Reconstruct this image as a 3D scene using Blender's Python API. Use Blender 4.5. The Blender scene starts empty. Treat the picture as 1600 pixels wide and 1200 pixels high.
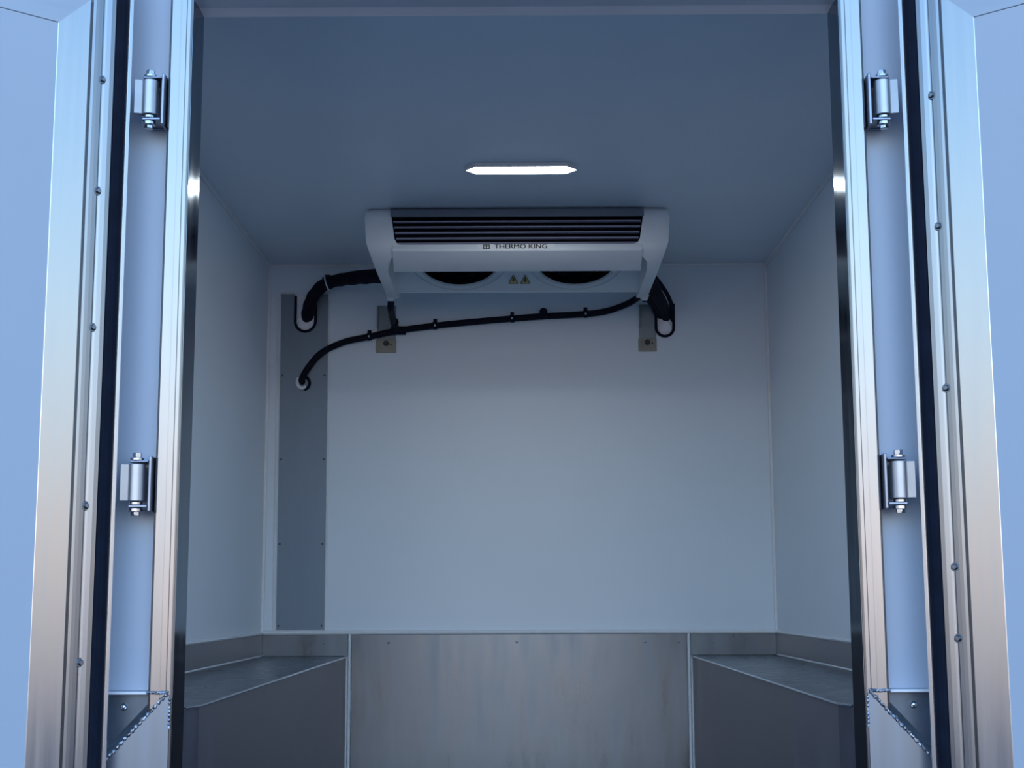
import bpy, bmesh, math, random
from mathutils import Vector, Matrix, noise
random.seed(4)
S = bpy.context.scene
COL = S.collection
PI = math.pi

# ------------------------------------------------------------------ camera
cam_d = bpy.data.cameras.new('camera')
cam = bpy.data.objects.new('camera', cam_d); COL.objects.link(cam)
cam_d.sensor_width = 36.0
cam_d.lens = 36.0 * 2250 / 1600
cam_d.clip_start = 0.05
cam.matrix_world = (Matrix.Translation((0.004, -2.507, 0.59)) @ Matrix.Rotation(math.radians(0.29), 4, 'Z')
                    @ Matrix.Rotation(PI / 2 + math.radians(8.5), 4, 'X') @ Matrix.Rotation(-0.0035, 4, 'Z'))
S.camera = cam

# ------------------------------------------------------------------ world: clear dusk sky, warm near the horizon
W = bpy.data.worlds.new('dusk_sky'); S.world = W; W.use_nodes = True
nt = W.node_tree; nt.nodes.clear()
wo = nt.nodes.new('ShaderNodeOutputWorld'); bg = nt.nodes.new('ShaderNodeBackground')
tc = nt.nodes.new('ShaderNodeTexCoord'); sx = nt.nodes.new('ShaderNodeSeparateXYZ')
mr = nt.nodes.new('ShaderNodeMapRange'); mr.inputs[1].default_value = -1; mr.inputs[2].default_value = 1
cr = nt.nodes.new('ShaderNodeValToRGB')
nt.links.new(tc.outputs['Generated'], sx.inputs[0]); nt.links.new(sx.outputs['Z'], mr.inputs[0])
nt.links.new(mr.outputs[0], cr.inputs[0]); nt.links.new(cr.outputs[0], bg.inputs[0]); nt.links.new(bg.outputs[0], wo.inputs[0])
SKY = [(-1.0, (.12, .14, .17)), (-.04, (.66, .62, .66)), (0.0, (1.02, .90, .85)), (.05, (1.06, .92, .86)), (.10, (1.05, 1.10, 1.16)),
       (.17, (1.00, 1.32, 1.52)), (.26, (.72, 1.18, 1.62)), (.36, (.50, .92, 1.55)), (.6, (.22, .48, 1.05)), (1.0, (.12, .30, .75))]
el = cr.color_ramp.elements
while len(el) < len(SKY): el.new(0.5)
for e, (z, c) in zip(el, SKY): e.position = (z + 1) / 2
for i, (z, c) in enumerate(SKY): el[i].color = (*c, 1)
# the afterglow lies behind the photographer: the sky is brighter round that compass direction
def mth(op, a, b=None, clamp=False):
    n_ = nt.nodes.new('ShaderNodeMath'); n_.operation = op; n_.use_clamp = clamp
    for k_, v in enumerate((a, b)):
        if v is None: continue
        if isinstance(v, (int, float)): n_.inputs[k_].default_value = v
        else: nt.links.new(v, n_.inputs[k_])
    return n_.outputs[0]
glow = nt.nodes.new('ShaderNodeMapRange'); glow.interpolation_type = 'SMOOTHSTEP'
glow.inputs[1].default_value = .62; glow.inputs[2].default_value = .97; glow.inputs[3].default_value = 1.0; glow.inputs[4].default_value = 2.4
nt.links.new(mth('DIVIDE', mth('MULTIPLY', sx.outputs['Y'], -1), mth('SQRT', mth('SUBTRACT', 1.0001, mth('MULTIPLY', sx.outputs['Z'], sx.outputs['Z'])))), glow.inputs[0])
nt.links.new(glow.outputs[0], bg.inputs[1])

S.view_settings.view_transform = 'Standard'; S.view_settings.look = 'None'
S.view_settings.gamma = 1.0; S.view_settings.use_curve_mapping = False
S.view_settings.exposure = 0.0

# ------------------------------------------------------------------ materials
def mat(name, col, rough=.5, metal=0.0, var=0.0, vscale=6.0, vstretch=(1, 1, 1), rvar=0.0, bump=0.0, bscale=30.0, bstretch=(1, 1, 1), spec=.5, emit=None, aniso=0, coat=0):
    m = bpy.data.materials.new(name); m.use_nodes = True
    t = m.node_tree; b = t.nodes['Principled BSDF']
    b.inputs['Base Color'].default_value = (*col, 1); b.inputs['Roughness'].default_value = rough
    b.inputs['Metallic'].default_value = metal; b.inputs['Specular IOR Level'].default_value = spec
    b.inputs['Coat Weight'].default_value = coat
    if emit:
        b.inputs['Emission Color'].default_value = (*emit[0], 1); b.inputs['Emission Strength'].default_value = emit[1]
    g = t.nodes.new('ShaderNodeNewGeometry')
    def noi(scale, stretch, detail=4):
        mp = t.nodes.new('ShaderNodeMapping'); mp.inputs['Scale'].default_value = stretch
        n = t.nodes.new('ShaderNodeTexNoise'); n.inputs['Scale'].default_value = scale; n.inputs['Detail'].default_value = detail
        t.links.new(g.outputs['Position'], mp.inputs[0]); t.links.new(mp.outputs[0], n.inputs['Vector'])
        return n
    if var or rvar:
        n = noi(vscale, vstretch, 5)
        if var:
            rp = t.nodes.new('ShaderNodeMapRange'); rp.inputs[1].default_value = .3; rp.inputs[2].default_value = .7
            rp.inputs[3].default_value = 1 - var; rp.inputs[4].default_value = 1 + var
            mx = t.nodes.new('ShaderNodeVectorMath'); mx.operation = 'SCALE'; mx.inputs[0].default_value = col
            t.links.new(n.outputs[0], rp.inputs[0]); t.links.new(rp.outputs[0], mx.inputs['Scale'])
            t.links.new(mx.outputs[0], b.inputs['Base Color'])
        if rvar:
            rp = t.nodes.new('ShaderNodeMapRange'); rp.inputs[1].default_value = .3; rp.inputs[2].default_value = .7
            rp.inputs[3].default_value = max(.02, rough - rvar); rp.inputs[4].default_value = rough + rvar
            t.links.new(n.outputs[0], rp.inputs[0]); t.links.new(rp.outputs[0], b.inputs['Roughness'])
    if bump:
        n2 = noi(bscale, bstretch, 3); bp = t.nodes.new('ShaderNodeBump'); bp.inputs['Strength'].default_value = bump
        bp.inputs['Distance'].default_value = .004
        t.links.new(n2.outputs[0], bp.inputs['Height']); t.links.new(bp.outputs[0], b.inputs['Normal'])
    return m

M = {}
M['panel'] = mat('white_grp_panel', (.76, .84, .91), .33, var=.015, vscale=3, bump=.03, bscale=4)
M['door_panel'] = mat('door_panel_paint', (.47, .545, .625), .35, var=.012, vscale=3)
M['ceiling'] = mat('ceiling_panel', (.74, .82, .90), .38, var=.015, vscale=3)
M['alu_v'] = mat('aluminium_upright', (.60, .605, .615), .22, 1, var=.03, vscale=5, vstretch=(14, 14, .7), rvar=.04, bump=.05, bscale=8, bstretch=(9, 9, .8))
M['alu_post'] = mat('aluminium_post', (.325, .32, .325), .22, 1, var=.03, vscale=5, vstretch=(14, 14, .7), rvar=.04, bump=.05, bscale=8, bstretch=(9, 9, .8))
M['alu_foot'] = mat('aluminium_foot_plate', (.25, .29, .35), .36, 1, var=.05, vscale=5, vstretch=(10, 10, .7), rvar=.05)
M['screw_metal'] = mat('dull_screw_metal', (.22, .24, .27), .35, 1, var=.06, vscale=40)
M['corner_plate'] = mat('corner_plate_sheet', (.13, .16, .20), .4, .9, var=.12, vscale=25)
M['alu_channel'] = mat('aluminium_channel', (.32, .33, .35), .24, 1, var=.04, vscale=5, vstretch=(14, 14, .7), rvar=.04)
M['alu_jamb'] = mat('aluminium_polished', (.30, .34, .38), .10, 1, var=.05, vscale=5, vstretch=(1, 8, .7), rvar=.03)
M['alu_sheet'] = mat('aluminium_sheet', (.17, .19, .215), .32, 1, var=.10, vscale=5, vstretch=(5, 5, .8), rvar=.08, bump=.25, bscale=2.2, bstretch=(1.5, 1, 1))
M['alu_box'] = mat('aluminium_box_sheet', (.37, .35, .375), .44, 1, var=.10, vscale=4, vstretch=(1, 3, .8), rvar=.07, bump=.15, bscale=2)
M['alu_cover'] = mat('aluminium_cover', (.21, .255, .31), .50, .85, var=.08, vscale=5, vstretch=(3, 3, 1), rvar=.05)
M['alu_bright'] = mat('aluminium_bright', (.66, .67, .70), .24, 1, var=.04, vscale=20)
M['steel'] = mat('zinc_steel', (.50, .53, .58), .16, 1, var=.05, vscale=30)
M['dark_steel'] = mat('dark_steel', (.05, .05, .06), .5, .5, var=.1, vscale=30)
M['rubber'] = mat('black_rubber', (.006, .010, .022), .8, spec=.15, var=.2, vscale=20, bump=.2, bscale=30)
M['hose'] = mat('black_hose', (.006, .006, .016), .7, spec=.2, var=.2, vscale=30, bump=.25, bscale=60)
M['foam'] = mat('pale_foam', (.93, .91, .95), .8, var=.06, vscale=60, bump=.8, bscale=90)
M['sealant'] = mat('white_sealant', (.80, .82, .84), .35, var=.03, vscale=40)
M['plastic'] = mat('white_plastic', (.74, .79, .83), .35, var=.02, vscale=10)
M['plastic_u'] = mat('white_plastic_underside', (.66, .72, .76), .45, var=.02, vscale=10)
M['dark_plastic'] = mat('dark_plastic', (.004, .004, .010), .8, spec=.1, var=.1, vscale=20)
M['louver'] = mat('grey_louvre', (.26, .26, .36), .4, var=.05, vscale=20)
M['top_strip'] = mat('slate_strip', (.17, .20, .25), .4, var=.04, vscale=20)
M['ink'] = mat('black_ink', (.01, .01, .015), .5, var=.05)
M['label'] = mat('white_label', (.80, .82, .84), .4, var=.02)
M['yellow'] = mat('yellow_sticker', (.48, .40, .12), .5, var=.05, vscale=30)
M['tan'] = mat('tan_plate', (.30, .29, .24), .55, .2, var=.12, vscale=25)
M['brkt'] = mat('grey_bracket', (.22, .26, .28), .45, .5, var=.08, vscale=25)
M['floor'] = mat('dark_floor', (.13, .15, .18), .45, var=.2, vscale=12, bump=.3, bscale=60)
M['ground'] = mat('asphalt', (.10, .11, .125), .9, var=.2, vscale=3, bump=.4, bscale=40)
M['weld'] = mat('weld_metal', (.42, .44, .48), .35, 1, var=.5, vscale=90, rvar=.15, bump=.6, bscale=200)
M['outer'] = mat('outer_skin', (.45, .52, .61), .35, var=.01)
M['lamp_body'] = mat('lamp_body', (.7, .7, .7), .4, var=.02)
M['lens'] = mat('lamp_lens', (.9, .9, .9), .3, emit=((.90, .97, 1.0), 26.0))

# ------------------------------------------------------------------ helpers
def tag(o, label=None, cat=None, group=None, kind=None):
    if label: o['label'] = label
    if cat: o['category'] = cat
    if group: o['group'] = group
    if kind: o['kind'] = kind
    return o
def obj(name, bm, m, parent=None, smooth=False, bevel=0, seg=2, label=None):
    bmesh.ops.recalc_face_normals(bm, faces=bm.faces)
    me = bpy.data.meshes.new(name); bm.to_mesh(me); bm.free()
    ms = m if isinstance(m, (list, tuple)) else [m]
    for x in ms: me.materials.append(M[x])
    o = bpy.data.objects.new(name, me); COL.objects.link(o)
    if parent: o.parent = parent
    if smooth:
        for p in me.polygons: p.use_smooth = True
        try: me.set_sharp_from_angle(angle=math.radians(40))
        except Exception: pass
    if bevel:
        b = o.modifiers.new('bevel', 'BEVEL'); b.width = bevel; b.segments = seg; b.limit_method = 'ANGLE'; b.angle_limit = math.radians(30)
    if label: o['label'] = label
    return o
def thing(name, loc, label, cat, group=None, kind=None):
    o = bpy.data.objects.new(name, None); COL.objects.link(o); o.location = loc; o.empty_display_size = .05
    tag(o, label, cat, group, kind)
    return o
def keep(o, root):
    o.matrix_parent_inverse = Matrix.Translation(-Vector(root.location)); return o   # geometry is written in world metres
def part(name, bm, m, root, **k):
    o = obj(name, bm, m, None, **k); o.parent = root
    loc = Vector(root.location) if root.type == 'EMPTY' else Vector((0, 0, 0))
    if root.type == 'EMPTY': o.data.transform(Matrix.Translation(-loc))
    elif root.parent: pass
    return o
def box(bm, x0, x1, y0, y1, z0, z1, mi=0):
    vs = [bm.verts.new((x, y, z)) for x in (x0, x1) for y in (y0, y1) for z in (z0, z1)]
    for f in ((0, 1, 3, 2), (4, 6, 7, 5), (0, 4, 5, 1), (2, 3, 7, 6), (0, 2, 6, 4), (1, 5, 7, 3)):
        fc = bm.faces.new([vs[i] for i in f]); fc.material_index = mi
    return vs
def prism(bm, loopA, loopB, mi=0):
    A = [bm.verts.new(p) for p in loopA]; B = [bm.verts.new(p) for p in loopB]; n = len(A)
    for i in range(n):
        f = bm.faces.new((A[i], A[(i + 1) % n], B[(i + 1) % n], B[i])); f.material_index = mi
    f = bm.faces.new(A[::-1]); f.material_index = mi
    f = bm.faces.new(B); f.material_index = mi
def cyl(bm, c, r, h, ax='Z', n=24, r2=None, mi=0):
    r2 = r if r2 is None else r2
    rot = {'Z': Matrix.Identity(4), 'Y': Matrix.Rotation(-PI / 2, 4, 'X'), 'X': Matrix.Rotation(PI / 2, 4, 'Y')}[ax]
    res = bmesh.ops.create_cone(bm, cap_ends=True, segments=n, radius1=r, radius2=r2, depth=h, matrix=Matrix.Translation(c) @ rot)
    for v in res['verts']:
        for f in v.link_faces: f.material_index = mi
def spline(pts, n=8):
    pts = [Vector(p) for p in pts]; out = []
    P = [pts[0] * 2 - pts[1]] + pts + [pts[-1] * 2 - pts[-2]]
    for i in range(1, len(P) - 2):
        a, b, c, d = P[i - 1:i + 3]
        for k in range(n):
            t = k / n
            out.append(.5 * ((2 * b) + (c - a) * t + (2 * a - 5 * b + 4 * c - d) * t * t + (3 * b - a - 3 * c + d) * t ** 3))
    out.append(pts[-1]); return out
def tube(bm, pts, r, n=14, cap=True, mi=0):
    rf = r if callable(r) else (lambda i: r)
    rings = []; up = None
    for i, p in enumerate(pts):
        d = (pts[min(i + 1, len(pts) - 1)] - pts[max(i - 1, 0)]).normalized()
        if up is None:
            up = Vector((0, 0, 1)) if abs(d.z) < .9 else Vector((1, 0, 0))
        a = (up - d * up.dot(d)).normalized(); up = a; b = d.cross(a)
        rings.append([bm.verts.new(p + (a * math.cos(2 * PI * k / n) + b * math.sin(2 * PI * k / n)) * rf(i)) for k in range(n)])
    for i in range(len(rings) - 1):
        for k in range(n):
            f = bm.faces.new((rings[i][k], rings[i][(k + 1) % n], rings[i + 1][(k + 1) % n], rings[i + 1][k])); f.material_index = mi
    if cap:
        bm.faces.new(rings[0][::-1]).material_index = mi; bm.faces.new(rings[-1]).material_index = mi
def struct(name, bm, m, label, cat, **k):
    return tag(obj(name, bm, m, **k), label, cat, kind='structure')
def NB(): return bmesh.new()

# ------------------------------------------------------------------ the cargo box shell (metres; z=0 is the cargo floor, y=0 the rear frame)
BY, WX, CZ = 2.303, .85, 1.7225
bm = NB(); box(bm, -.93, .93, BY, 2.38, 0, 1.80)
struct('wall_back', bm, 'panel', 'white smooth front bulkhead wall behind the cooling unit', 'wall')
for s, nm in ((-1, 'left'), (1, 'right')):
    bm = NB(); box(bm, s * WX, s * .93, .057, BY, 0, 1.80)
    struct('wall_' + nm, bm, 'panel', 'white smooth side wall on the %s of the cargo box' % nm, 'wall')
bm = NB(); box(bm, -WX, WX, .054, BY, CZ, 1.80)
struct('ceiling', bm, 'ceiling', 'white cargo box ceiling carrying the lamp and the cooling unit', 'ceiling')
bm = NB(); box(bm, -WX, WX, -.02, BY, -.08, 0)
struct('floor', bm, 'floor', 'dark non-slip cargo box floor between the wheel boxes', 'floor')
bm = NB(); box(bm, -14, 14, -16, 12, -.80, -.75)
struct('ground', bm, 'ground', 'dark asphalt around the vehicle', 'ground')

# sealant beads along the inside edges
n = 0
def bead(label, a, b, r=.0055):
    global n
    n += 1; bm = NB(); tube(bm, spline([a, (Vector(a) + Vector(b)) / 2, b], 6), r, 8)
    struct('trim_%d' % n, bm, 'sealant', label, 'sealant bead', smooth=True)
e = .003
bead('white sealant line where ceiling meets the back wall', (-WX, BY - e, CZ - e), (WX, BY - e, CZ - e), .007)
for s, nm in ((-1, 'left'), (1, 'right')):
    bead('white sealant line where ceiling meets the %s wall' % nm, (s * (WX - e), .06, CZ - e), (s * (WX - e), BY, CZ - e), .006)
    bead('upright white sealant line in the back %s corner' % nm, (s * (WX - e), BY - e, .482), (s * (WX - e), BY - e, CZ), .007)
    bead('white sealant line on top of the %s side kick plate' % nm, (s * (WX - .006), .06, .481), (s * (WX - .006), BY, .481), .005)
bead('white sealant line along the foot of the white back wall', (-WX, BY - .006, .483), (WX, BY - .006, .483), .0075)
for s, nm in ((-1, 'left'), (1, 'right')):
    bead('upright sealant line beside the %s wheel box on the back wall' % nm, (s * .557, BY - .007, 0), (s * .557, BY - .007, .478), .0045)

# kick plates
def rivets(root, pts, ax='Y'):
    for p in pts:
        b = NB(); bmesh.ops.create_uvsphere(b, u_segments=12, v_segments=8, radius=.0038, matrix=Matrix.Translation(p))
        obj('rivet', b, 'steel', root, smooth=True)
bm = NB(); box(bm, -.551, .551, BY - .006, BY, 0, .478)
k = struct('baseboard_back', bm, 'alu_sheet', 'wide aluminium kick plate on the back wall between the wheel boxes', 'kick plate', bevel=.0015)
rivets(k, [(x, BY - .006, .45) for x in (-.429, -.008, .413, .524)])
for s, nm in ((-1, 'left'), (1, 'right')):
    bm = NB(); box(bm, s * .563, s * (WX - .006), BY - .005, BY, .407, .478)
    k = struct('trim_%d' % (20 + (s > 0)), bm, 'alu_sheet', 'short aluminium strip on the back wall above the %s wheel box' % nm, 'kick plate', bevel=.001)
    rivets(k, [(s * .642, BY - .005, .449)])
    bm = NB(); box(bm, s * (WX - .005), s * WX, .06, BY - .006, .407, .478)
    struct('baseboard_' + nm, bm, 'alu_box', 'aluminium kick plate low on the %s side wall above the wheel box' % nm, 'kick plate', bevel=.001)

# wheel boxes
for s, nm in ((-1, 'left'), (1, 'right')):
    r = thing('wheel_box', (s * .70, 1.18, 0), 'long aluminium sheet wheel box along the %s side wall' % nm, 'wheel box', 'wheel boxes along the side walls')
    bm = NB(); prism(bm, [(s * .584, .060, 0), (s * .584, .070, 0), (s * .568, .11, 0), (s * .568, BY - .008, 0), (s * (WX - .001), BY - .008, 0), (s * (WX - .001), .060, 0)], [(s * .584, .060, .403), (s * .584, .070, .403), (s * .568, .11, .403), (s * .568, BY - .008, .403), (s * (WX - .001), BY - .008, .403), (s * (WX - .001), .060, .403)]); part('box_sheet', bm, 'alu_box', r, bevel=.002)
    bm = NB(); prism(bm, [(s * .583, .061, .4035), (s * .565, .11, .4035), (s * .565, BY - .009, .4035), (s * (WX - .002), BY - .009, .4035), (s * (WX - .002), .061, .4035)], [(s * .583, .061, .4065), (s * .565, .11, .4065), (s * .565, BY - .009, .4065), (s * (WX - .002), BY - .009, .4065), (s * (WX - .002), .061, .4065)]); part('top_sheet', bm, 'alu_sheet', r, bevel=.001)
    bm = NB(); tube(bm, [Vector((s * .583, .062, .404)), Vector((s * .5655, .11, .404)), Vector((s * .5655, BY - .01, .404))], .0028, 8); part('folded_edge', bm, 'alu_bright', r, smooth=True)
    bm = NB(); tube(bm, [Vector((s * .5655, BY - .012, .001)), Vector((s * .5655, BY - .012, .40))], .0025, 8); part('corner_bead', bm, 'sealant', r, smooth=True)
    bm = NB(); tube(bm, spline([(s * .846, .07, .408), (s * .846, 1.2, .409), (s * .846, BY - .01, .408)], 8), .003, 8); part('wall_bead', bm, 'sealant', r, smooth=True)

# ------------------------------------------------------------------ rear frame
HZ = 1.681
def post_profile(s):
    # front towards -y; outline in (x,y)
    P = [(.583, .054), (.591, .0), (.5945, -.003), (.600, -.003), (.602, -.0022), (.611, -.0022), (.6125, -.0028), (.628, -.0028), (.632, .0),
         (.633, .004), (.633, .054)]
    return [(s * x, y) for x, y in P]
tn = 30
for s, nm in ((-1, 'left'), (1, 'right')):
    bm = NB(); P = post_profile(s)
    prism(bm, [(x, y, .0) for x, y in P], [(x, y, 1.80) for x, y in P])
    o = struct('trim_%d' % tn, bm, 'alu_post', 'tall bright aluminium post on the %s side of the rear opening' % nm, 'door post', bevel=.0008); tn += 1
    # polished inner face
    bm = NB(); prism(bm, [(s * .5905, .001, .0), (s * .5825, .0538, .0), (s * .590, .0538, .0), (s * .595, .001, .0)],
                     [(s * .5905, .001, 1.70), (s * .5825, .0538, 1.70), (s * .590, .0538, 1.70), (s * .595, .001, 1.70)])
    obj('inner_face', bm, 'alu_jamb', o)
    bm = NB(); box(bm, s * .634, s * .715, .03, .056, .436, 1.80)
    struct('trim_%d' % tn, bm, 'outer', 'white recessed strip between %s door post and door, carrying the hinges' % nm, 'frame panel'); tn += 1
    bm = NB(); box(bm, s * .634, s * .93, .0562, .0568, 0, 1.80)  # unseen sheet added to stop outside light leaking in round the frame
    struct('trim_%d' % tn, bm, 'outer', 'thin unseen bulkhead skin added to keep the box light-tight behind the %s hinge strip' % nm, 'frame panel'); tn += 1
    bm = NB(); box(bm, s * .716, s * .93, .006, .056, 0, 1.80)
    struct('trim_%d' % tn, bm, 'alu_v', 'outer aluminium corner post hidden behind the %s open door' % nm, 'corner post'); tn += 1
    # foot of the frame: sill plate with a welded diagonal
    bm = NB(); box(bm, s * .634, s * .7145, .022, .055, 0, .4305)
    g = struct('trim_%d' % tn, bm, 'corner_plate', 'welded aluminium corner plate at the foot of the %s door post' % nm, 'corner plate'); tn += 1
    bm = NB(); pl = [(s * .594, -.0045), (s * .594, .42)]
    poly = [(s * .5935, 0), (s * .5935, .431), (s * .603, .428), (s * .7145, .306), (s * .7145, 0)]
    prism(bm, [(x, -.0075, z) for x, z in poly], [(x, -.0035, z) for x, z in poly]); obj('face_plate', bm, 'alu_foot', g, bevel=.0008)
    bm = NB()   # sloping return behind the weld
    prism(bm, [(s * .603, -.0035, .428), (s * .7145, -.0035, .306), (s * .7145, .0, .306), (s * .603, .0, .428)],
          [(s * .622, .0215, .430), (s * .7145, .0215, .332), (s * .7145, .0245, .328), (s * .620, .0245, .426)]); obj('folded_return', bm, 'alu_v', g)
    bm = NB(); a = Vector((s * .598, -.008, .433)); b = Vector((s * .7145, -.008, .306)); N = 70
    tube(bm, [a.lerp(b, i / N) + Vector((0, random.uniform(-.0006, .0006), random.uniform(-.0008, .0008))) for i in range(N + 1)],
         lambda i: .0026 + .0010 * math.sin(i * 1.7) + random.uniform(-.0004, .0004), 8); obj('weld_seam', bm, 'weld', g, smooth=True)
    bm = NB(); a = Vector((s * .5935, -.006, .425)); b = Vector((s * .5935, -.006, .375)); N = 24
    tube(bm, [a.lerp(b, i / N) for i in range(N + 1)], lambda i: .0022 + .0008 * math.sin(i * 1.9), 8); obj('edge_weld', bm, 'weld', g, smooth=True)
    bm = NB(); tube(bm, [Vector((s * (.597 + .0015 * i), -.005 + .001 * math.sin(i), .4345 + .0012 * math.sin(i * 2))) for i in range(25)], lambda i: .0024 + .0007 * math.sin(i * 2.3), 8)
    obj('top_weld', bm, 'weld', g, smooth=True)
    bm = NB(); bmesh.ops.create_uvsphere(bm, u_segments=14, v_segments=8, radius=.0062, matrix=Matrix.Translation((s * .678, .0205, .409))); obj('rivet', bm, 'alu_bright', g, smooth=True)
    bm = NB(); box(bm, s * .634, s * .7145, .0, .0295, .431, .4355)
    struct('trim_%d' % tn, bm, 'sealant', 'thin white ledge closing the foot of the %s hinge strip' % nm, 'ledge', bevel=.001); tn += 1
bm = NB()
prism(bm, [(-.593, .001, 1.80), (-.593, .001, HZ), (-.593, .03, HZ - .004), (-.593, .053, HZ - .012), (-.593, .053, 1.80)],
      [(.593, .001, 1.80), (.593, .001, HZ), (.593, .03, HZ - .004), (.593, .053, HZ - .012), (.593, .053, 1.80)])
M['header'] = mat('header_sheet', (.62, .66, .72), .4, .2, var=.04, vscale=6, vstretch=(1, 6, 6))
h = struct('trim_%d' % tn, bm, 'header', 'aluminium header beam across the top of the rear opening', 'header'); tn += 1

# ------------------------------------------------------------------ rear doors, both swung wide open
ZT, ZB = 1.735, -.03
def door(s, nm, num, screws):
    O = Vector((s * .690, -.036, 0)); u = Vector((s * .766, -.643, 0)); nn = Vector((-s * .643, -.766, 0))
    Wd = .675
    r = thing('door_%d' % num, (O.x, O.y, 0), 'open insulated rear door on the %s side, white inner panel framed in aluminium' % nm, 'door', None, 'structure')
    def P(t, z, n_): return O + u * t + nn * n_ + Vector((0, 0, z))
    def loop_mesh(prof):     # prof: closed outline (inset, height) swept round the door, mitred at the corners
        b = NB(); rings = []
        for (t, h_) in prof:
            rings.append([b.verts.new(P(*c, h_)) for c in ((t, ZB + t), (t, ZT - t), (Wd - t, ZT - t), (Wd - t, ZB + t))])
        m = len(prof)
        for i in range(m):
            A, B = rings[i], rings[(i + 1) % m]
            for k in range(4): b.faces.new((A[k], A[(k + 1) % 4], B[(k + 1) % 4], B[k]))
        return b
    part('edge_lip', loop_mesh([(0, -.04), (0, .002), (.002, .004), (.0075, .004), (.010, .001), (.010, -.04)]), 'alu_bright', r, smooth=False)
    part('rubber_gasket', loop_mesh([(.0102, -.02), (.0102, .001), (.014, .005), (.020, .006), (.028, .005), (.0328, .001), (.0328, -.02)]), 'rubber', r)
    part('edge_channel', loop_mesh([(.033, -.02), (.033, .001), (.0345, .003), (.042, .003), (.049, .0012), (.0505, -.0004), (.052, -.0014), (.0535, -.0018), (.055, -.0014), (.0565, -.0006), (.064, .0003), (.070, -.0003), (.0745, -.0014), (.0775, -.006), (.0805, -.006), (.0805, -.02)]), 'alu_channel', r)
    # trim: four mitred lengths of flat aluminium angle
    a, b_ = .081, .139
    cs = lambda t: ((t, ZB + t), (t, ZT - t + .0), (Wd - t, ZT - t), (Wd - t, ZB + t))
    ZTT = ZT - .011
    def corner(t, k): return ((t, ZB + t), (t, ZTT - t), (Wd - t, ZTT - t), (Wd - t, ZB + t))[k % 4]
    for k in range(4):
        bb = NB(); prof = [(a, -.01), (a, .0015), (a + .0012, .003), (b_ - .001, .003), (b_, .002), (b_, -.01)]
        g = .0004
        def C(t, k2, side, h_):
            x, z = corner(t, k2); return P(x, z, h_)
        prism(bb, [C(t, k, 0, h_) for t, h_ in prof], [C(t, k + 1, 1, h_) for t, h_ in prof])
        part('edge_trim', bb, 'alu_v' if k % 2 == 0 else 'alu_h', r)
    bb = NB(); prism(bb, [P(.1385, ZB + .1385, h_) if q == 0 else P(.1385, ZTT - .1385, h_) for q, h_ in ((0, -.012), (1, -.012), (1, .0018), (0, .0018))],
                     [P(Wd - .1385, ZB + .1385, h_) if q == 0 else P(Wd - .1385, ZTT - .1385, h_) for q, h_ in ((0, -.012), (1, -.012), (1, .0018), (0, .0018))])
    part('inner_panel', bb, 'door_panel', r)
    bb = NB(); prism(bb, [P(.004, z, h_) for z, h_ in ((ZB + .004, -.0415), (ZT - .004, -.0415), (ZT - .004, -.0205), (ZB + .004, -.0205))],
                     [P(Wd - .004, z, h_) for z, h_ in ((ZB + .004, -.0415), (ZT - .004, -.0415), (ZT - .004, -.0205), (ZB + .004, -.0205))])
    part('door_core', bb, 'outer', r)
    rot = Matrix((u.to_4d(), Vector((0, 0, 1, 0)), nn.to_4d(), Vector((0, 0, 0, 1)))).transposed(); rot[3][3] = 1
    for t, z in screws:
        bb = NB(); c = P(t, z, -.0008)
        mt = Matrix.Translation(c) @ Matrix(((u.x, 0, nn.x, 0), (u.y, 0, nn.y, 0), (0, 1, 0, 0), (0, 0, 0, 1)))
        bmesh.ops.create_cone(bb, cap_ends=True, segments=16, radius1=.0085, radius2=.0075, depth=.002, matrix=mt)
        bmesh.ops.create_cone(bb, cap_ends=True, segments=16, radius1=.0058, radius2=.0035, depth=.004, matrix=Matrix.Translation(nn * .003) @ mt)
        part('screw', bb, 'screw_metal', r, smooth=True)
    return r
M['alu_h'] = mat('aluminium_crossrail', (.46, .49, .54), .38, 1, var=.04, vscale=5, vstretch=(.7, .7, 14), rvar=.05)
door(-1, 'left', 1, [(.0527, 1.502), (.0531, 1.299), (.0521, 1.056), (.0519, .749), (.0508, .488), (.052, .18)])
door(1, 'right', 2, [(.0543, 1.465), (.0555, 1.228), (.0557, .944), (.0558, .641), (.0558, .523), (.055, .18)])

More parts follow.
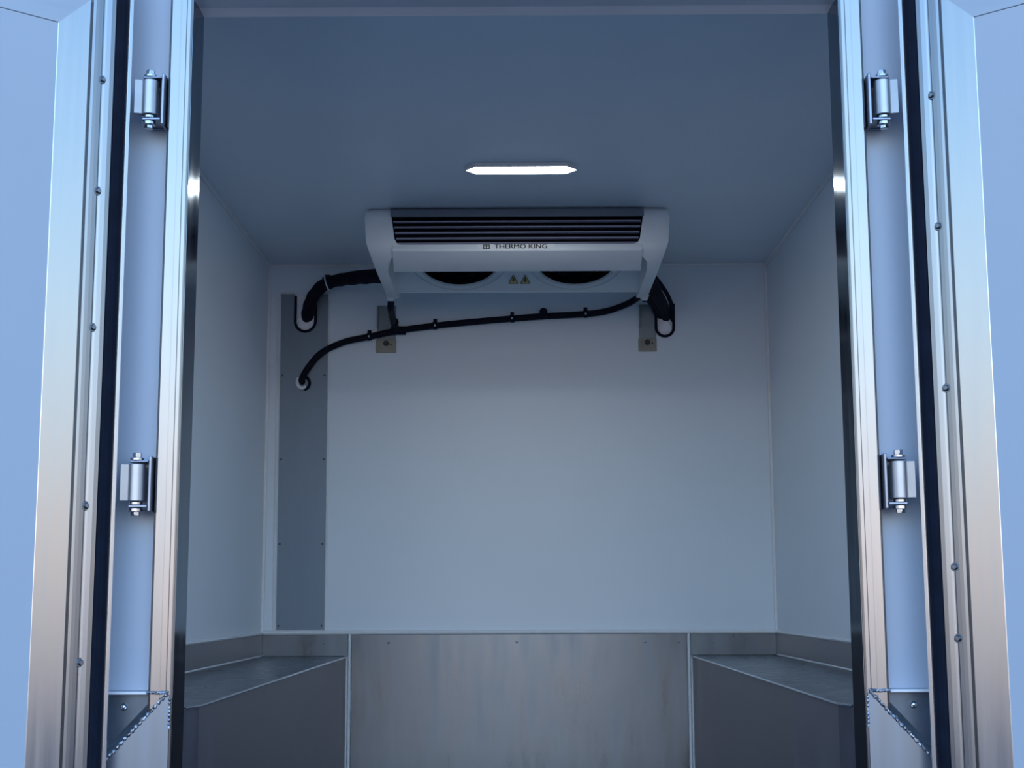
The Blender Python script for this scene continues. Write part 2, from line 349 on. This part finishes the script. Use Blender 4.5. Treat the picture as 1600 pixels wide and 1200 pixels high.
# ------------------------------------------------------------------ hinges
def hinge(s, z, label):
    x, y = s * .661, -.014
    r = thing('door_hinge', (x, y, z - .05), label, 'hinge', 'hinges of the rear doors')
    bm = NB(); cyl(bm, (x, y, z), .0150, .064, n=32); part('barrel', bm, 'hinge_barrel', r, smooth=True, bevel=.0008)
    bm = NB(); x1 = s * .686
    prism(bm, [(s * .672, y - .0100, z - .032), (x1, -.028, z - .032), (x1, -.020, z - .032), (s * .670, y + .000, z - .032)],
          [(s * .672, y - .0100, z + .032), (x1, -.028, z + .032), (x1, -.020, z + .032), (s * .670, y + .000, z + .032)])
    part('leaf', bm, 'hinge_leaf', r, bevel=.001)
    bm = NB(); box(bm, s * .6345, s * .6395, -.020, .030, z - .050, z + .046)
    box(bm, s * .6395, s * .672, -.024, .024, z + .0345, z + .0385)
    box(bm, s * .6395, s * .672, -.024, .024, z - .0435, z - .0385)
    box(bm, s * .6395, s * .676, .0245, .0298, z - .046, z + .042)
    part('bracket', bm, 'brkt_m', r, bevel=.0015)
    bm = NB(); cyl(bm, (x, y, z + .0408), .0120, .0045, n=24); cyl(bm, (x, y, z + .0475), .0085, .009, n=6); part('bolt_head', bm, 'steel', r, smooth=True, bevel=.0006)
    bm = NB(); cyl(bm, (x, y, z - .0360), .0115, .005, n=24, r2=.0115); cyl(bm, (x, y, z - .0475), .0120, .006, n=24); cyl(bm, (x, y, z - .0535), .0085, .008, n=6); part('nut', bm, 'steel', r, smooth=True, bevel=.0006)
M['hinge_leaf'] = mat('hinge_leaf_metal', (.30, .31, .33), .35, .9, var=.06, vscale=30)
M['hinge_barrel'] = mat('hinge_barrel_metal', (.44, .46, .50), .33, .85, var=.06, vscale=30)
M['brkt_m'] = mat('hinge_bracket_steel', (.30, .33, .40), .35, 1, var=.08, vscale=30)
hinge(-1, 1.487, 'upper zinc hinge on the left door post, near the top of the opening')
hinge(-1, .792, 'lower zinc hinge on the left door post')
hinge(1, 1.480, 'upper zinc hinge on the right door post, near the top of the opening')
hinge(1, .792, 'lower zinc hinge on the right door post')

# ------------------------------------------------------------------ ceiling lamp
LY = 1.172
r = thing('ceiling_light', (.012, LY, CZ), 'slim lit LED strip lamp with pointed ends on the ceiling', 'lamp')
def hexa(hw, hy, tip, z): return [(.012 + a, LY + b, z) for a, b in ((-hw, 0), (-hw + tip, -hy), (hw - tip, -hy), (hw, 0), (hw - tip, hy), (-hw + tip, hy))]
bm = NB(); prism(bm, hexa(.148, .0345, .026, CZ - .0005), hexa(.147, .0335, .026, CZ - .012)); part('lamp_base', bm, 'lamp_body', r)
bm = NB(); prism(bm, hexa(.145, .0315, .026, CZ - .0118), hexa(.145, .0315, .026, CZ - .0124)); part('lamp_lens', bm, 'lens', r)
for sx_ in (-1, 1):
    bm = NB(); cyl(bm, (.012 + sx_ * .132, LY, CZ - .0130), .0025, .0015, n=10); part('screw', bm, 'steel', r)

# ------------------------------------------------------------------ evaporator
ev = thing('evaporator_unit', (0.0, 1.8, 1.54), 'white ceiling-mounted refrigeration evaporator with louvred front and two fans below', 'refrigeration unit')
def XO(z):  # outer half width at height z
    t = (CZ - z) / (CZ - 1.54); t = max(0, min(1, t)); return .447 - .008 * min(1, t / .6) - .026 * max(0, (t - .6) / .4)
def XI(z):
    t = max(0, min(1, (CZ - z) / (CZ - 1.606))); return .371 - .019 * t
bm = NB()
prof = [(1.592, CZ - .0005), (1.574, CZ - .012), (1.563, 1.690), (1.556, 1.650), (1.553, 1.612), (1.556, 1.594), (1.566, 1.578), (1.590, 1.560), (1.618, 1.545), (1.70, 1.540), (1.99, 1.538), (2.02, 1.545), (2.035, CZ - .0005)]
for s in (-1, 1):
    outer = []
    for i, (y, z) in enumerate(prof):
        outer.append((s * (XO(z) - (.010 if i in (0, 12) else 0) - (.004 if i in (1,) else 0)), y + (.010 if i == 0 else 0.003), z))
    inner = []
    for i, (y, z) in enumerate(prof):
        xi = XI(z) if z > 1.606 else XI(1.606) + (.004 if z > 1.57 else .028)
        inner.append((s * xi, y, z))
    mid = [(s * (abs(o_[0]) - .014), y - .001, z) for o_, (y, z) in zip(outer, prof)]
    A = [bm.verts.new(p) for p in inner]; Mi = [bm.verts.new(p) for p in mid]; B = [bm.verts.new(p) for p in outer]; nn_ = len(A)
    for i in range(nn_):
        j = (i + 1) % nn_
        bm.faces.new((A[i], A[j], Mi[j], Mi[i])); bm.faces.new((Mi[i], Mi[j], B[j], B[i]))
    bm.faces.new(A[::-1]); bm.faces.new(B)
# band and chin between the caps
bp = [(1.565, 1.608), (1.556, 1.6075), (1.5535, 1.604), (1.5530, 1.5865), (1.5560, 1.5830), (1.614, 1.5440), (1.6255, 1.5415), (1.629, 1.562), (1.60, 1.575), (1.575, 1.59)]
prism(bm, [(-.362, y, z) for y, z in bp], [(.362, y, z) for y, z in bp])
# rear wall of the unit
box(bm, -.40, .40, 1.912, 1.93, 1.5435, CZ - .001)
# rounded lower corners of the grille opening
for s in (-1, 1):
    c = []
    for kk in range(6):
        a = kk / 5 * PI / 2; c.append((s * (.335 + .018 * math.sin(a)), 1.607 + .014 * (1 - math.cos(a))))
    loop = c + [(s * .356, 1.621), (s * .356, 1.604), (s * .335, 1.604)]
    prism(bm, [(x, 1.5545, z) for x, z in loop], [(x, 1.562, z) for x, z in loop])
part('housing', bm, 'plastic', ev, smooth=True, bevel=.003)
bm = NB(); tp = [(1.594, CZ - .0008), (1.573, CZ - .006), (1.563, 1.6925), (1.567, 1.6905), (1.60, CZ - .0008)]
prism(bm, [(-.369, y, z) for y, z in tp], [(.369, y, z) for y, z in tp])
part('top_panel', bm, 'top_strip', ev)
bm = NB(); box(bm, -.372, .372, 1.60, 1.606, 1.606, CZ - .002)
for z, d in ((1.678, 0), (1.662, .0), (1.645, 0), (1.6285, 0), (1.6135, 0)):
    w = XI(z) - .004
    prism(bm, [(-w, 1.5605, z), (-w, 1.5598, z - .0036), (-w, 1.568, z - .0050), (-w, 1.568, z - .0015)],
          [(w, 1.5605, z), (w, 1.5598, z - .0036), (w, 1.568, z - .0050), (w, 1.568, z - .0015)], 1)
part('louvre_grille', bm, ['dark_plastic', 'louver'], ev, label='dark grille with four thin horizontal louvres')
# underside with two round fan openings
FX, FY, FR, UZ = .179, 0.0, .122, 0.0
TA = math.radians(25)
TU = Matrix.Translation((0, 1.771, 1.6115)) @ Matrix.Rotation(-TA, 4, 'X')   # fan panel slopes down towards the back
bm = NB()
rim = []
for fx in (-FX, FX):
    sgn = -1 if fx < 0 else 1
    # a ring of quads from the circle to its half of the panel
    N = 48; x0, x1 = (-.395, 0) if fx < 0 else (0, .395); y0, y1 = -.155, .158
    ci, ri = [], []
    angs = sorted([2 * PI * i / N for i in range(N)] + [math.atan2(yy, xx - fx) % (2 * PI) for xx in (x0, x1) for yy in (y0, y1)]); N = len(angs)
    for a in angs:
        dx, dy = math.cos(a), math.sin(a)
        ts = []
        if dx > 1e-6: ts.append((x1 - fx) / dx)
        if dx < -1e-6: ts.append((x0 - fx) / dx)
        if dy > 1e-6: ts.append((y1 - FY) / dy)
        if dy < -1e-6: ts.append((y0 - FY) / dy)
        t = min(ts)
        ci.append(bm.verts.new((fx + FR * dx, FY + FR * dy, UZ))); ri.append(bm.verts.new((fx + t * dx, FY + t * dy, UZ)))
    up = [bm.verts.new((v.co.x, v.co.y, UZ + .004)) for v in ri]; cu = [bm.verts.new((v.co.x, v.co.y, UZ + .03)) for v in ci]
    for i in range(N):
        j = (i + 1) % N
        bm.faces.new((ci[i], ci[j], ri[j], ri[i])); bm.faces.new((ci[i], ci[j], cu[j], cu[i])).material_index = 1; bm.faces.new((ri[i], ri[j], up[j], up[i]))
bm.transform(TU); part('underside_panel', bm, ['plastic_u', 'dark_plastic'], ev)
for fx in (-FX, FX):
    bm = NB()
    for rr, th in ((FR + .006, .004), (FR + .028, .0025)):
        tube(bm, [Vector((fx + rr * math.cos(2 * PI * i / 48), FY + rr * math.sin(2 * PI * i / 48), UZ - .001)) for i in range(49)], th, 8, cap=False)
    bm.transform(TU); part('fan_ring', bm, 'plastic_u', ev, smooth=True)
    fb = NB(); cyl(fb, (fx, FY, UZ + .022), .038, .025, n=28)
    for i in range(7):
        a = 2 * PI * i / 7; ca, sa = math.cos(a), math.sin(a)
        q = []
        for rr, tw, dz in ((.035, .28, .004), (.112, .30, .003)):
            for ss in (-1, 1):
                aa = a + ss * tw + (.12 if rr > .1 else 0); q.append((fx + rr * math.cos(aa), FY + rr * math.sin(aa), UZ + .022 + ss * .007))
        prism(fb, [q[0], q[1], q[3], q[2]], [(x, y, z + .002) for x, y, z in (q[0], q[1], q[3], q[2])])
    cyl(fb, (fx, FY, UZ + .036), FR + .002, .004, n=40)
    fb.transform(TU); fan = part('fan', fb, 'dark_plastic', ev)
    gb = NB()
    for rr in (.03, .048, .066, .084, .102, .117):
        tube(gb, [Vector((fx + rr * math.cos(2 * PI * i / 40), FY + rr * math.sin(2 * PI * i / 40), UZ + .002)) for i in range(41)], .0012, 6, cap=False)
    for i in range(6):
        a = 2 * PI * i / 6; tube(gb, [Vector((fx, FY, UZ + .003)), Vector((fx + .12 * math.cos(a), FY + .12 * math.sin(a), UZ + .003))], .0016, 6)
    gb.transform(TU); part('fan_guard', gb, 'dark_plastic', ev, smooth=True)
for x in (-.013, .024):
    y = .098
    bm = NB(); prism(bm, [(x - .015, y + .020, UZ - .0006), (x + .015, y + .020, UZ - .0006), (x, y - .025, UZ - .0006)][::-1], [(x - .015, y + .020, UZ - .0014), (x + .015, y + .020, UZ - .0014), (x, y - .025, UZ - .0014)][::-1])
    bm.transform(TU)
    st = part('warning_sticker', bm, 'yellow', ev, label='small yellow warning triangle sticker')
    bm = NB()
    if x < 0:   # lightning bolt
        pts = [(-.001, -.014), (.004, -.003), (.001, -.002), (.004, .010), (-.004, .001), (-.001, .000), (-.003, -.008)]
        L = [(x + a * 1.2, y + b * 1.1) for a, b in pts]
        prism(bm, [(a, b, UZ - .0014) for a, b in L], [(a, b, UZ - .0019) for a, b in L])
    else:
        cyl(bm, (x, y + .006, UZ - .0016), .0045, .0006, n=14); box(bm, x - .0016, x + .0016, y - .013, y + .004, UZ - .0019, UZ - .0014)
        cyl(bm, (x, y - .006, UZ - .0016), .003, .0006, n=12)
    for (a0, b0), (a1, b1) in (((-.015, .020), (.015, .020)), ((.015, .020), (0, -.025)), ((0, -.025), (-.015, .020))):
        tube(bm, [Vector((x + a0 * .95, y + b0 * .95, UZ - .0014)), Vector((x + a1 * .95, y + b1 * .95, UZ - .0014))], .0009, 6)
    bm.transform(TU); o = obj('symbol', bm, 'ink', st); o.data.transform(Matrix.Translation(-Vector(ev.location)))
# drain spouts under the rear corners
for s in (-1, 1):
    bm = NB(); prism(bm, [(s * .419, 1.98, 1.546), (s * .392, 1.98, 1.546), (s * .392, 2.03, 1.546), (s * .419, 2.03, 1.546)],
                     [(s * .414, 1.99, 1.532), (s * .397, 1.99, 1.532), (s * .397, 2.02, 1.532), (s * .414, 2.02, 1.532)]); part('drain_spout', bm, 'plastic', ev, bevel=.002)
# lettering on the band
def text_mesh(txt, size, width, name, m, origin, root, tilt, center=False, extr=.0004, offs=0.0):
    cu = bpy.data.curves.new(name, 'FONT'); cu.body = txt; cu.size = size; cu.extrude = extr; cu.align_x = 'LEFT'; cu.align_y = 'CENTER'; cu.offset = offs
    o = bpy.data.objects.new(name, cu); COL.objects.link(o); bpy.context.view_layer.update()
    me = bpy.data.meshes.new_from_object(o.evaluated_get(bpy.context.evaluated_depsgraph_get()))
    bpy.data.objects.remove(o); xs = [v.co.x for v in me.vertices]; w = max(xs) - min(xs); k_ = width / w
    me.transform(Matrix.Translation(origin) @ Matrix.Rotation(tilt, 4, 'X') @ Matrix.Diagonal((k_, 1, 1, 1)) @ Matrix.Translation((-min(xs), 0, 0)))
    me.transform(Matrix.Translation(-Vector(root.location)))
    b_ = bmesh.new()                      # heavier strokes: the same outline laid three times side by side
    for dx_ in (-.0006, 0, .0006):
        m2 = me.copy(); m2.transform(Matrix.Translation((dx_, dx_ * .1, 0))); b_.from_mesh(m2); bpy.data.meshes.remove(m2)
    b_.to_mesh(me); b_.free()
    me.materials.clear(); me.materials.append(M[m]); q = bpy.data.objects.new(name, me); COL.objects.link(q); q.parent = root; return q
tl = math.radians(90 + 0)
bm = NB(); box(bm, -.115, .108, 1.5530, 1.5545, 1.5915, 1.6065)
# the badge sits flat on the upper band
part('name_badge', bm, 'label', ev, bevel=.0005, label='pale name badge on the front band')
text_mesh('THERMO KING', .0185, .152, 'lettering', 'ink', (-.066, 1.5527, 1.5988), ev, PI / 2)
bm = NB()
x0, z0 = -.089, 1.5985; hw = .0095
for a in ((x0 - hw, x0 + hw, z0 + .0045, z0 + .0068), (x0 - hw, x0 + hw, z0 - .0068, z0 - .0045), (x0 - hw, x0 - hw + .003, z0 - .0068, z0 + .0068), (x0 + hw - .003, x0 + hw, z0 - .0068, z0 + .0068),
          (x0 - .0015, x0 + .0015, z0 - .005, z0 + .005), (x0 - .005, x0 + .005, z0 + .0008, z0 + .003)):
    box(bm, a[0], a[1], 1.5523, 1.5531, a[2], a[3])
part('square_emblem', bm, 'ink', ev)

# ------------------------------------------------------------------ hoses and pipes
HX = BY - .016
hp = [(-.729, BY - .004, 1.318), (-.727, 2.283, 1.328), (-.7065, HX, 1.3670), (-.6642, HX, 1.4150), (-.5891, HX, 1.4520), (-.5029, HX, 1.4705), (-.4058, HX, 1.4908), (-.2762, HX, 1.5078),
      (-.1465, HX, 1.5204), (-.0167, HX, 1.5308), (.0915, HX, 1.5385), (.2322, HX, 1.5455), (.308, HX, 1.5568), (.3732, HX - .02, 1.577), (.405, 2.22, 1.588), (.406, 2.08, 1.560), (.405, 2.006, 1.538)]
dh = thing('drain_hose', (-.729, BY, 1.32), 'black rubber drain hose running across the back wall under the cooling unit', 'hose')
bm = NB(); sp = spline(hp, 10); tube(bm, sp, .0108, 14); part('long_hose', bm, 'hose', dh, smooth=True)
bm = NB(); tube(bm, spline([(-.405, 2.006, 1.534), (-.407, 2.02, 1.515), (-.411, 2.13, 1.505), (-.414, 2.24, 1.503), (-.404, HX, 1.490)], 8), .0108, 14); part('riser_hose', bm, 'hose', dh, smooth=True)
bm = NB(); cyl(bm, (-.404, HX - .001, 1.491), .0145, .05, ax='X', n=18); part('tee_fitting', bm, 'rubber', dh, smooth=True)
bm = NB(); cyl(bm, (-.410, 2.20, 1.5035), .0135, .02, ax='Y', n=18); part('collar', bm, 'rubber', dh, smooth=True)
bm = NB(); cyl(bm, (.0873, HX, 1.5525), .0135, .02, ax='Y', n=18); part('plug', bm, 'rubber', dh, smooth=True)
def clamp(x, z, tilt, R_, label, y=HX):
    r = thing('hose_clamp', (x, y, z), label, 'clamp', 'clamps holding the hoses to the back wall')
    bm = NB(); cyl(bm, (0, 0, 0), R_ + .0022, .014, ax='X', n=24); bm.transform(Matrix.Translation((x, y, z)) @ Matrix.Rotation(-tilt, 4, 'Y')); part('band', bm, 'rubber', r, smooth=True)
    bm = NB(); prism(bm, [(x - .006, y, z + R_), (x + .006, y, z + R_), (x + .006, y, z + R_ + .012), (x - .006, y, z + R_ + .012)],
                     [(x - .006, BY, z + R_), (x + .006, BY, z + R_), (x + .006, BY, z + R_ + .012), (x - .006, BY, z + R_ + .012)]); part('foot', bm, 'rubber', r)
    bm = NB(); bmesh.ops.create_uvsphere(bm, u_segments=12, v_segments=8, radius=.0042, matrix=Matrix.Translation((x, y - R_ - .002, z - .001))); part('screw', bm, 'alu_bright', r, smooth=True)
clamp(-.5029, 1.4705, .16, .0108, 'small clamp with bright screw on the drain hose, left of the hose tee')
clamp(-.2800, 1.5074, .10, .0108, 'small clamp with bright screw on the drain hose, first one right of the tee')
clamp(-.0188, 1.5306, .07, .0108, 'small clamp with bright screw at the middle of the drain hose')
clamp(.2300, 1.5454, .06, .0108, 'small clamp with bright screw on the drain hose, nearest the right bracket')
# insulated refrigerant pipe, left
rp = thing('insulated_pipe', (-.66, 2.2, 1.6), 'thick black insulated refrigerant pipe curving from unit into the metal cover', 'pipe')
bm = NB(); tube(bm, spline([(-.380, 2.10, 1.640), (-.4629, 2.12, 1.6395), (-.5300, 2.16, 1.6450), (-.5937, 2.21, 1.6505), (-.6500, 2.235, 1.6400), (-.6880, 2.25, 1.6050), (-.7060, 2.265, 1.5650), (-.7180, 2.31, 1.5350)], 10),
     lambda i: .0215 + .001 * math.sin(i * .9), 18); part('insulation', bm, 'hose', rp, smooth=True)
bm = NB(); tube(bm, spline([(-.380, 2.115, 1.668), (-.47, 2.13, 1.660), (-.55, 2.19, 1.667), (-.612, 2.23, 1.662)], 8), .009, 10); part('thin_pipe', bm, 'hose', rp, smooth=True)
r = thing('hose_clamp', (-.655, 2.26, 1.64), 'large clamp with bright strap on the thick insulated pipe', 'clamp', 'clamps holding the hoses to the back wall')
bm = NB(); cyl(bm, (0, 0, 0), .0245, .014, ax='X', n=24); bm.transform(Matrix.Translation((-.642, 2.236, 1.645)) @ Matrix.Rotation(-.45, 4, 'Y')); part('band', bm, 'rubber', r, smooth=True)
bm = NB(); box(bm, -.650, -.632, 2.235, BY, 1.668, 1.674); part('foot', bm, 'rubber', r)
bm = NB(); tube(bm, [Vector((-.648, 2.213, 1.664)), Vector((-.645, 2.209, 1.650)), Vector((-.640, 2.212, 1.632)), Vector((-.634, 2.222, 1.618))], .0032, 8); part('strap', bm, 'alu_bright', r, smooth=True)
# right hand cables and pipes
rc = thing('pipe_bundle', (.46, 2.15, 1.58), 'black bundle of taped pipes dropping from the unit into the right grommet', 'pipe')
bm = NB()
tube(bm, spline([(.405, 2.01, 1.63), (.430, 2.06, 1.612), (.462, 2.15, 1.580), (.492, 2.25, 1.555), (.505, 2.31, 1.535)], 8), .0195, 16)
tube(bm, spline([(.400, 2.02, 1.60), (.425, 2.10, 1.590), (.452, 2.19, 1.575), (.478, 2.25, 1.558), (.488, 2.31, 1.540)], 8), .016, 14)
part('insulation', bm, 'hose', rc, smooth=True)
bm = NB(); tube(bm, spline([(.400, 2.04, 1.57), (.422, 2.14, 1.570), (.450, 2.22, 1.562), (.474, 2.31, 1.545)], 8), .009, 12)
tube(bm, spline([(.42, 2.03, 1.64), (.470, 2.12, 1.610), (.512, 2.22, 1.570), (.525, 2.31, 1.520)], 8), .007, 12); part('cable', bm, 'rubber', rc, smooth=True)
# grommets
def grommet(cx, z0, zt, R_, label, foam_y=.0, yb=BY):
    r = thing('pipe_grommet', (cx, yb, z0), label, 'grommet', 'grommets around wall openings')
    cz = z0 + R_; pts = [Vector((cx - R_, yb - .004, zt))] + [Vector((cx - R_, yb - .004, zt + (cz - zt) * i / 6)) for i in range(1, 6)]
    pts += [Vector((cx - R_ * math.cos(PI * i / 20), yb - .004, cz - R_ * math.sin(PI * i / 20))) for i in range(21)]
    pts += [Vector((cx + R_, yb - .004, cz + (zt - cz) * i / 6)) for i in range(1, 7)]
    bm = NB(); tube(bm, pts, .0048, 10); part('rubber_edge', bm, 'rubber', r, smooth=True)
    bm = NB(); Ri = R_ - .004; L = [(cx - Ri, zt)] + [(cx - Ri * math.cos(PI * i / 20), cz - Ri * math.sin(PI * i / 20)) for i in range(21)] + [(cx + Ri, zt)]
    c = bm.verts.new((cx, yb - .010, (z0 + zt) / 2)); ring = [bm.verts.new((x, yb - .002, z)) for x, z in L]; mid = [bm.verts.new(((x * 2 + cx) / 3, yb - .010 - .002 * math.sin(7 * x + 9 * i), (z * 2 + (z0 + zt) / 2) / 3)) for i, (x, z) in enumerate(L)]
    m_ = len(ring)
    for i in range(m_):
        j = (i + 1) % m_; bm.faces.new((ring[i], ring[j], mid[j], mid[i])); bm.faces.new((mid[i], mid[j], c))
    part('foam', bm, 'foam', r, smooth=True)
grommet(-.7222, 1.492, 1.614, .0345, 'tall black-edged opening with pale foam at top of the metal cover')
grommet(.4990, 1.470, 1.582, .0300, 'black-edged opening with pale foam to the right of the cooling unit')
r = thing('pipe_grommet', (-.73, BY, 1.315), 'small round foam-filled hole where the drain hose enters the cover', 'grommet', 'grommets around wall openings')
bm = NB(); tube(bm, [Vector((-.728 + .017 * math.cos(a), BY - .008, 1.318 + .021 * math.sin(a))) for a in [PI * .75 + i * PI * 1.0 / 12 for i in range(13)]], lambda i: .0062 - .0002 * abs(i - 6), 10); part('foam', bm, 'foam', r, smooth=True)
bm = NB(); tube(bm, [Vector((-.724 + .020 * math.cos(a), BY - .007, 1.314 + .022 * math.sin(a))) for a in [-PI * .45 + i * PI * .85 / 12 for i in range(13)]], .005, 10); part('rubber_edge', bm, 'rubber', r, smooth=True)

# cover plate over the pipe run
r = thing('cover_plate', (-.72, BY, .49), 'tall narrow grey aluminium cover plate on the left of the back wall', 'cover plate')
def plate(bm, y0, y1):
    X0, X1, X0b, X1b, zb, zt = -.8055, -.6465, -.8010, -.6430, .493, 1.621
    cx, R_, cz = -.7222, .036, 1.528
    arc = [(cx + R_ * math.cos(PI * i / 20), cz - R_ * math.sin(PI * i / 20)) for i in range(21)]
    left = [(cx - R_, zt), (X0, zt), (X0b, zb)]; right = [(X1b, zb), (X1, zt), (cx + R_, zt)]
    for y in ((y0, y1),):
        def face_strip(L):
            prism(bm, [(a, y[0], b) for a, b in L], [(a, y[1], b) for a, b in L])
        zc = cz - R_ - .004
        tx = lambda z, a, b: a + (b - a) * (z - zb) / (zt - zb)
        face_strip([(X0b, zb), (X1b, zb), (tx(zc, X1b, X1), zc), (tx(zc, X0b, X0), zc)])
        face_strip([(tx(zc, X0b, X0), zc)] + [(cx, zc)] + arc[10:] + [(cx - R_, zt), (X0, zt)])
        face_strip([(cx, zc), (tx(zc, X1b, X1), zc), (X1, zt), (cx + R_, zt)] + arc[:11])
bm = NB(); plate(bm, BY - .003, BY - .0002); part('plate', bm, 'alu_cover', r)
for z in (1.3407, 1.0561, .7742, .5055):
    for q in (0, 1):
        k_ = (z - .493) / 1.128; x = ((-.801 - .0045 * k_) + .008) if q == 0 else ((-.643 - .0035 * k_) - .008)
        bm = NB(); cyl(bm, (x, BY - .0035, z), .0035, .003, ax='Y', n=12); part('screw', bm, 'dark_steel', r)
bm = NB()
for a, b in (((-.8095, BY - .002, .488), (-.8140, BY - .002, 1.625)), ((-.6380, BY - .002, .488), (-.6415, BY - .002, 1.625)), ((-.8140, BY - .002, 1.625), (-.760, BY - .002, 1.627))):
    tube(bm, [Vector(a), Vector(b)], .0038, 8)
part('sealant_edge', bm, 'sealant', r, smooth=True)

# wall brackets below the unit
for x0, x1, lb in ((-.481, -.412, 'small grey and tan bolted wall bracket under the left end of cooling unit'), (.4085, .470, 'small grey and tan bolted wall bracket under the right end of cooling unit')):
    r = thing('wall_bracket', ((x0 + x1) / 2, BY, 1.42), lb, 'bracket', 'bolted brackets on the back wall')
    bm = NB(); box(bm, x0 + .003, x1 - .002, BY - .004, BY, 1.462, 1.580); box(bm, x0 + .003, x0 + .008, BY - .018, BY - .004, 1.50, 1.575); part('upper_plate', bm, 'brkt', r, bevel=.001)
    bm = NB(); box(bm, x0, x1, BY - .006, BY, 1.418, 1.462); part('foot_plate', bm, 'tan', r, bevel=.001, label='tan lower plate')
    xm = (x0 + x1) / 2
    bm = NB(); cyl(bm, (xm, BY - .008, 1.449), .0095, .002, ax='Y', n=20); cyl(bm, (xm, BY - .012, 1.449), .0065, .008, ax='Y', n=6); part('bolt', bm, 'dark_steel', r)
    bm = NB(); cyl(bm, (xm + .016, BY - .007, 1.445), .003, .002, ax='Y', n=10); part('rivet', bm, 'dark_steel', r)
